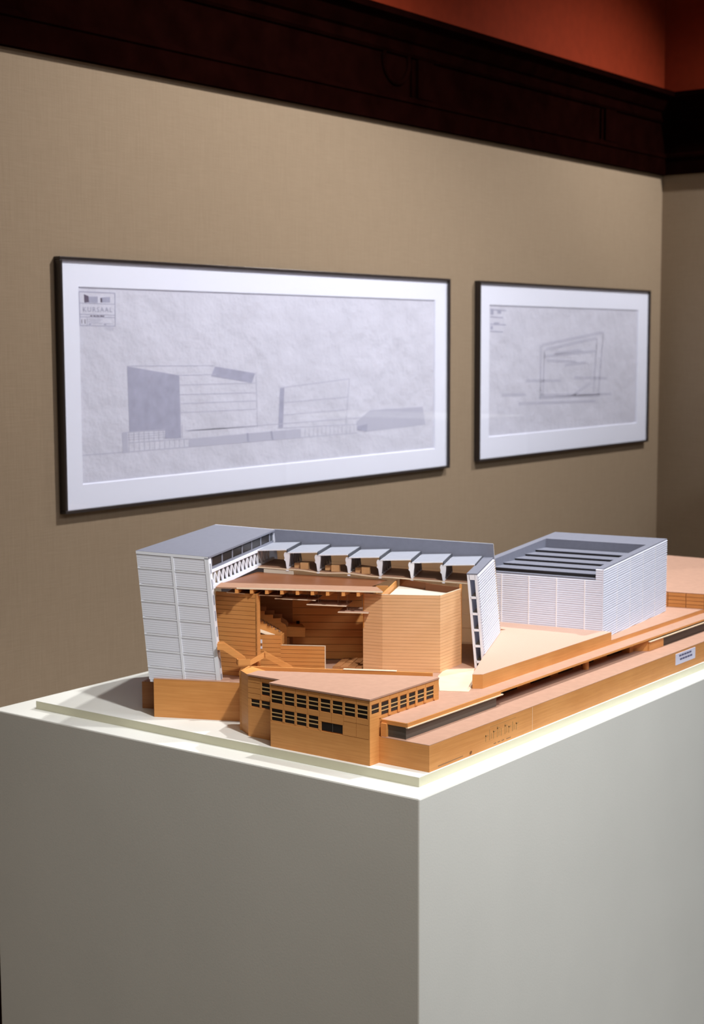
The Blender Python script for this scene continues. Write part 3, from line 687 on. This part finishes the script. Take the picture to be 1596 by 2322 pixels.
# seating tiers, stepped side wall, balcony
prof = []; n = 7
for i in range(n):
    s = .0671+.0062*i; z = .1660-.0038*i
    prof += [(s, z), (s+.0062, z)]
pts = [S(s, .047, z) for s, z in prof] + [S(.1105, .047, .095), S(.0671, .047, .095)]
tv, tf = plate(pts, cn, .029); tier = mesh('seating_tiers', tv, tf, maple, model)
for i in range(7):
    for j in range(4):
        p = S(.0678+.0062*i, .0475+.0070*j, .1662-.0038*i)
        hexa('seat_row', p, cs*.0022, cn*.0060, UP*.0024, deckwood, tier)
mesh('light_patch_plate', *plate([S(.0655, .040, .1490), S(.0655, .0468, .1530), S(.0980, .0468, .1400), S(.0980, .036, .1370)], (0, 0, -1), .0012), lightmaple, tier)  # pale plate standing in for the patch of light on the tiers
stp = [(.0689, .1751), (.0851, .1746), (.0851, .1682), (.0992, .1677), (.0991, .1617), (.1125, .1612), (.1124, .1545), (.1199, .1505), (.1226, .1450), (.1226, .0950), (.0689, .0950)]
mesh('stepped_wall', *plate([S(s, .0765, z) for s, z in stp], cn, .003), maple, model)
stp2 = [(s+.004, z+.0052) for s, z in stp[:-2]] + [(.1266, .0950), (.0729, .0950)]
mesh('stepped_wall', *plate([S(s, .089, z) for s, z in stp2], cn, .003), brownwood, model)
mesh('balcony', *plate([S(.1240, .086, .1448), S(.1550, .086, .1420), S(.1550, .086, .1259), S(.1240, .086, .1278)], cn, .034), maple, model)
hexa('balcony_support', S(.1226, .090, .0900), cs*.006, cn*.03, UP*.038, maple_dark, model)
# hall end wall of broad boards behind the stage opening
Pd = S(.1400, .130, 0); azd = Vector((math.cos(math.radians(-56)), math.sin(math.radians(-56)), 0)); nd = Vector((azd.y, -azd.x, 0))
planked('stage_wall', Pd, azd*.165, nd, .0800, .2080, 10, .003, maple, maple_dark, gap=.0010)
hexa('stage_door', Pd+azd*.0065+UP*.1345+nd*.0006, azd*.0055, nd*-.002, UP*.0120, darkglass, model)
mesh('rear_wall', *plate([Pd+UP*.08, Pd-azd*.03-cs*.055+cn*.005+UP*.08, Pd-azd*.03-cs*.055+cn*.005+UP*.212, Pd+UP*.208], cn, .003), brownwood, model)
for k in range(5):
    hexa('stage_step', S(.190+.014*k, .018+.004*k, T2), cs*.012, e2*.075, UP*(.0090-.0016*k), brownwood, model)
# upper back wall below the deck
ub = mesh('upper_back_wall', *plate([S(.010, .0505, slabz(.010)-.0020), S(.258, .0505, slabz(.258)-.0020), cutpt(.60, deckz(.6)-.0070)+DEP*.04, cutpt(0, deckz(0)-.0100)+DEP*.04], cn, .002), stain_shade, model)
mesh('pale_panel', *plate([cutpt(.03, deckz(.03)-.0095), cutpt(.17, deckz(.17)-.0095), cutpt(.17, deckz(.17)-.0025), cutpt(.03, deckz(.03)-.0025)], DEP, .001), lidcard, ub)

# foyer stairs: two flights with solid parapets and a landing
def flight(name, top, bot, o_near, o_far, parent=None):
    f1 = multi(name, [plate([S(s, o_near, z) for s, z in top]+[S(s, o_near, z) for s, z in reversed(bot)], cn, .0016),
                      plate([S(s, o_far, z) for s, z in top]+[S(s, o_far, z) for s, z in reversed(bot)], cn, .0016)], maple, model)
    for i in range(len(bot)-1):
        a, c = bot[i], bot[i+1]
        mesh('stair_ramp', *plate([S(a[0], o_near+.0016, a[1]+.003), S(c[0], o_near+.0016, c[1]+.003), S(c[0], o_far, c[1]+.003), S(a[0], o_far, a[1]+.003)], (0, 0, -1), .0012), topwood, f1)
    return f1
flight('stair_flight', [(-.004, .1401), (.0075, .1404), (.0428, .1138)], [(-.004, .1298), (.0053, .1290), (.0400, .1050)], -.014, .0)
lg = multi('stair_landing', [hexa_data(S(.0278, -.022, .1040), cs*.0208, cn*.0016, UP*.0098), hexa_data(S(.0278, -.022, .1040), cs*.0016, cn*.02, UP*.0098),
                             plate([S(.0486, -.022, .1036), S(.0486, -.022, .1125), S(.0738, -.010, .1227), S(.0742, -.010, .1132)], cn, .0016)], maple, model)
hexa('landing_floor', S(.0278, -.0215, .1050), cs*.022, cn*.022, UP*.0012, topwood, lg)
mesh('stair_ramp', *plate([S(.0490, -.021, .1060), S(.0738, -.009, .1150), S(.0738, .002, .1150), S(.0490, .0, .1060)], (0, 0, -1), .0012), topwood, lg)
flight('stair_flight', [(.0738, .1227), (.1205, .0949)], [(.0742, .1132), (.1060, .0945)], -.012, .0)

# ---- stage house: open-topped block of fine boards
ZS = .2074
G0, G1, G2, G3 = Vector((.3298, .3341, 0)), Vector((.3915, .2250, 0)), Vector((.4728, .2355, 0)), Vector((.372, .3410, 0))
Gf = G0+(G1-G0)*.235
def wallbox(a, b, z0, z1, th=.0022):
    d = (b-a); nn = Vector((d.y, -d.x, 0)).normalized(); return hexa_data(a+UP*z0-nn*th, d, nn*(th-.0008), UP*(z1-z0))
Gp = Vector((.4904, .3795, 0))
fold = Vector((-.0016, -.0004, 0))
Gf2 = Gf + Vector((.0, .0, 0))
G0b = G0 + Vector((.0060, .0080, 0))       # slight fold of the left part
walls = [(G0b, Gf2), (Gf2, G1), (G1, G2)]
sh_ = multi('stage_house', [wallbox(a, b, T2, ZS) for a, b in walls], maple_dark, model)
tag(sh_, 'tall open-topped block of fine horizontal boards')
NP = 24
for a, b in walls:
    d = b-a; nn = Vector((d.y, -d.x, 0)).normalized(); h = (ZS-T2)/NP
    for k in range(NP):
        hexa('plank', a+UP*(T2+h*k+.00015)-nn*.0008, d, nn*.0008, UP*(h-.0003), stagemaple, sh_)
    hexa('wall_coping', a+UP*ZS-nn*.0022, d, nn*.0022, UP*.0006, lightmaple, sh_)
multi('partition', [hexa_data(Gf2+UP*.19+Vector((.003, .002, 0)), (Gp-Gf2)*.97, Vector((-.0009, .0020, 0)), UP*(ZS-.19)), hexa_data(G0b+UP*.15, G3-G0b, Vector((.0004, -.0020, 0)), UP*(ZS-.15))], maple, sh_)
hexa('rear_wall', G2+UP*T2, Vector((.004, .075, 0)), Vector((-.0022, 0, 0)), UP*(.2095-T2), stain_shade, sh_)  # shade on the inner face is put into the dark colour
hexa('corner_post', G2+UP*T2+Vector((-.0030, -.0002, 0)), Vector((.0034, 0, 0)), Vector((0, .0030, 0)), UP*(.2150-T2), maple, sh_)
prism('lid', [(Gf2+Vector((.004, .001, 0))).to_tuple()[:2], (G1+Vector((-.0005, .003, 0))).to_tuple()[:2], (G2+Vector((-.003, .001, 0))).to_tuple()[:2], (.474, .308), (.4860, .3740)], .1965, .1977, lidcard, sh_)
hexa('lid_upstand', Vector((.4880, .3740, .1765)), Vector((-.010, -.068, 0)), Vector((.002, 0, 0)), UP*.0335, stain_shade, sh_)  # dark plate standing in for the shaded interior under the deck

# ================================================================ the small closed hall
c2A, c2B, c2C, c2D = Vector((.772, .1245, 0)), Vector((1.108, .158, 0)), Vector((1.0765, .3933, 0)), Vector((.7405, .3598, 0))
zA, zB, zF = .2141, .2315, .1934
rr = (c2B-c2A); ss = (c2D-c2A); rl, sl_ = rr.length, ss.length; ru, su = rr.normalized(), ss.normalized()
def H2(r, s, z): return c2A+ru*r+su*s+UP*z
def rim(r): return zA+(zB-zA)*r/rl
zb0 = T2
core = multi('small_hall', [plate([H2(0, 0, zb0), H2(rl, 0, zb0), H2(rl, 0, zB), H2(.016, 0, rim(.016)), H2(.016, 0, zF), H2(0, 0, zF)], su, .003),
                            plate([H2(0, 0, zb0), H2(0, sl_, zb0), H2(0, sl_, zF), H2(0, 0, zF)], ru, .003),
                            plate([H2(0, 0, zF), H2(0, .0135, zF), H2(0, .0135, zA), H2(0, 0, zA)], ru, .016),
                            plate([H2(rl, 0, zb0), H2(rl, sl_, zb0), H2(rl, sl_, zB), H2(rl, 0, zB)], -ru, .003),
                            plate([H2(0, sl_, zb0), H2(rl, sl_, zb0), H2(rl, sl_, zB), H2(0, sl_, zA)], -su, .003)], ribwhite, model)
tag(core, 'closed pale ribbed cube with grey louvred roof')
# roof rims: right, left, back
mesh('roof_rim', *plate([H2(0, -.0008, rim(0)), H2(rl, -.0008, rim(rl)), H2(rl, .0140, rim(rl)), H2(0, .0140, rim(0))], (0, 0, 1), .0009), grey, core)
mesh('roof_rim', *plate([H2(0, sl_-.015, rim(0)), H2(rl, sl_-.015, rim(rl)), H2(rl, sl_, rim(rl)), H2(0, sl_, rim(0))], (0, 0, 1), .0009), grey, core)
mesh('roof_rim', *plate([H2(.258, .0139, rim(.258)), H2(rl, .0139, rim(rl)), H2(rl, sl_-.0149, rim(rl)), H2(.258, sl_-.0149, rim(.258))], (0, 0, 1), .0009), grey, core)
# inner linings
mesh('rim_lining', *plate([H2(.258, .0135, .198), H2(.258, sl_-.0145, .198), H2(.258, sl_-.0145, rim(.258)), H2(.258, .0135, rim(.258))], ru, .002), grey, core)
mesh('rim_lining', *plate([H2(.0, sl_-.015, .190), H2(.262, sl_-.015, .190), H2(.262, sl_-.015, rim(.262)), H2(0, sl_-.015, rim(0))], su, .002), grey, core)
mesh('rim_lining', *plate([H2(.003, .0120, .190), H2(.262, .0120, .190), H2(.262, .0120, rim(.262)), H2(.003, .0120, rim(.003))], su, .002), grey, core)
# five louvres stepping down to the front, dark gaps below each
rfk = [.2056, .1574, .1088, .0580, .0115]; rbk = [.2575, .2070, .1585, .1095, .0600]
zfk = [.2121, .2093, .2069, .2045, .2022]
for k in range(5):
    a, b = rfk[k], rbk[k]
    lv = mesh('roof_louvre', *plate([H2(a, .0142, zfk[k]), H2(a, sl_-.0152, zfk[k]), H2(b, sl_-.0152, zfk[k]-.0018), H2(b, .0142, zfk[k]-.0018)], (0, 0, -1), .0009), grey, core)
    mesh('louvre_riser', *plate([H2(a+.0008, .0142, zfk[k]-.0009), H2(a+.0008, sl_-.0152, zfk[k]-.0009), H2(a+.0008, sl_-.0152, zfk[k]-.0068), H2(a+.0008, .0142, zfk[k]-.0068)], ru, .001), darkglass, lv)
hexa('front_sill', H2(-.0006, .0135, zF), su*(sl_-.014), ru*.012, UP*.0022, grey, core)
# ribbed panels: front (faces -X) 5 courses x 4 bays, right side (faces -Y) 6 x 5
SB = [0.0, .0340, .0886, .1434, .1980, sl_]
bh2 = .0238
for k in range(5):
    z1_ = zF-bh2*k; z0_ = max(zF-bh2*(k+1), T3-.004)
    if z1_-z0_ < .004: continue
    for c in range(5):
        p = H2(0, SB[c+1]-.0007, z0_+.0003)
        mesh('facade_panel', *ribbed(p, -su*(SB[c+1]-SB[c]-.0014), UP*(z1_-z0_-.0006), -ru, 6, .0013), ribwhite, core)
for c in range(1, 5): hexa('facade_mullion', H2(-.0019, SB[c]-.0010, T3-.004), su*.0020, ru*.003, UP*(zF-T3+.003), ribline, core)
mesh('facade_panel', *ribbed(H2(0, .0135, zF+.0004), -su*.0130, UP*(zA-zF-.0006), -ru, 5, .0013), ribwhite, core)
hs = .0262
for k in range(6):
    for c in range(5):
        r0, r1 = rl*c/5+.0006, rl*(c+1)/5-.0006
        t0 = zA-.0004-hs*k
        # courses stay parallel to the sloping roof edge
        sl3 = Vector((ru.x, ru.y, (zB-zA)/rl))
        p = H2(r0, 0, rim(r0)-.0004-hs*(k+1))
        mesh('facade_panel', *ribbed(p, sl3*(r1-r0), UP*(hs-.0006), -su, 6, .0015), ribwhite, core)
for c in range(1, 5): hexa('facade_mullion', H2(rl*c/5-.0009, -.0013, T2), ru*.0018, su*.003, UP*(rim(rl*c/5)-T2-.001), ribline, core)
hexa('corner_strip', H2(-.0012, -.0012, T2), ru*.0020, su*.0020, UP*(zA-T2), ribwhite, core)

# ---- low block at the far right
lb = prism('low_block', [(1.145, .25), (1.175, .105), (1.62, .195), (1.33, .360)], T3B, .1160, maple_dark, model)
prism('block_roof', [(1.1445, .2505), (1.1745, .1045), (1.621, .1945), (1.331, .3610)], .1160, .1168, topwood, lb)
ld = Vector((.03, -.145, 0)); ln = Vector((-.145, -.03, 0)).normalized()
for k in range(4):
    for c in range(4):
        hexa('block_panel', Vector((1.145, .25, T3B+.0075*k+.0003))+ld*(.25*c+.006), ld*.238, ln*.0012, UP*.0066, maple, lb)

clean()
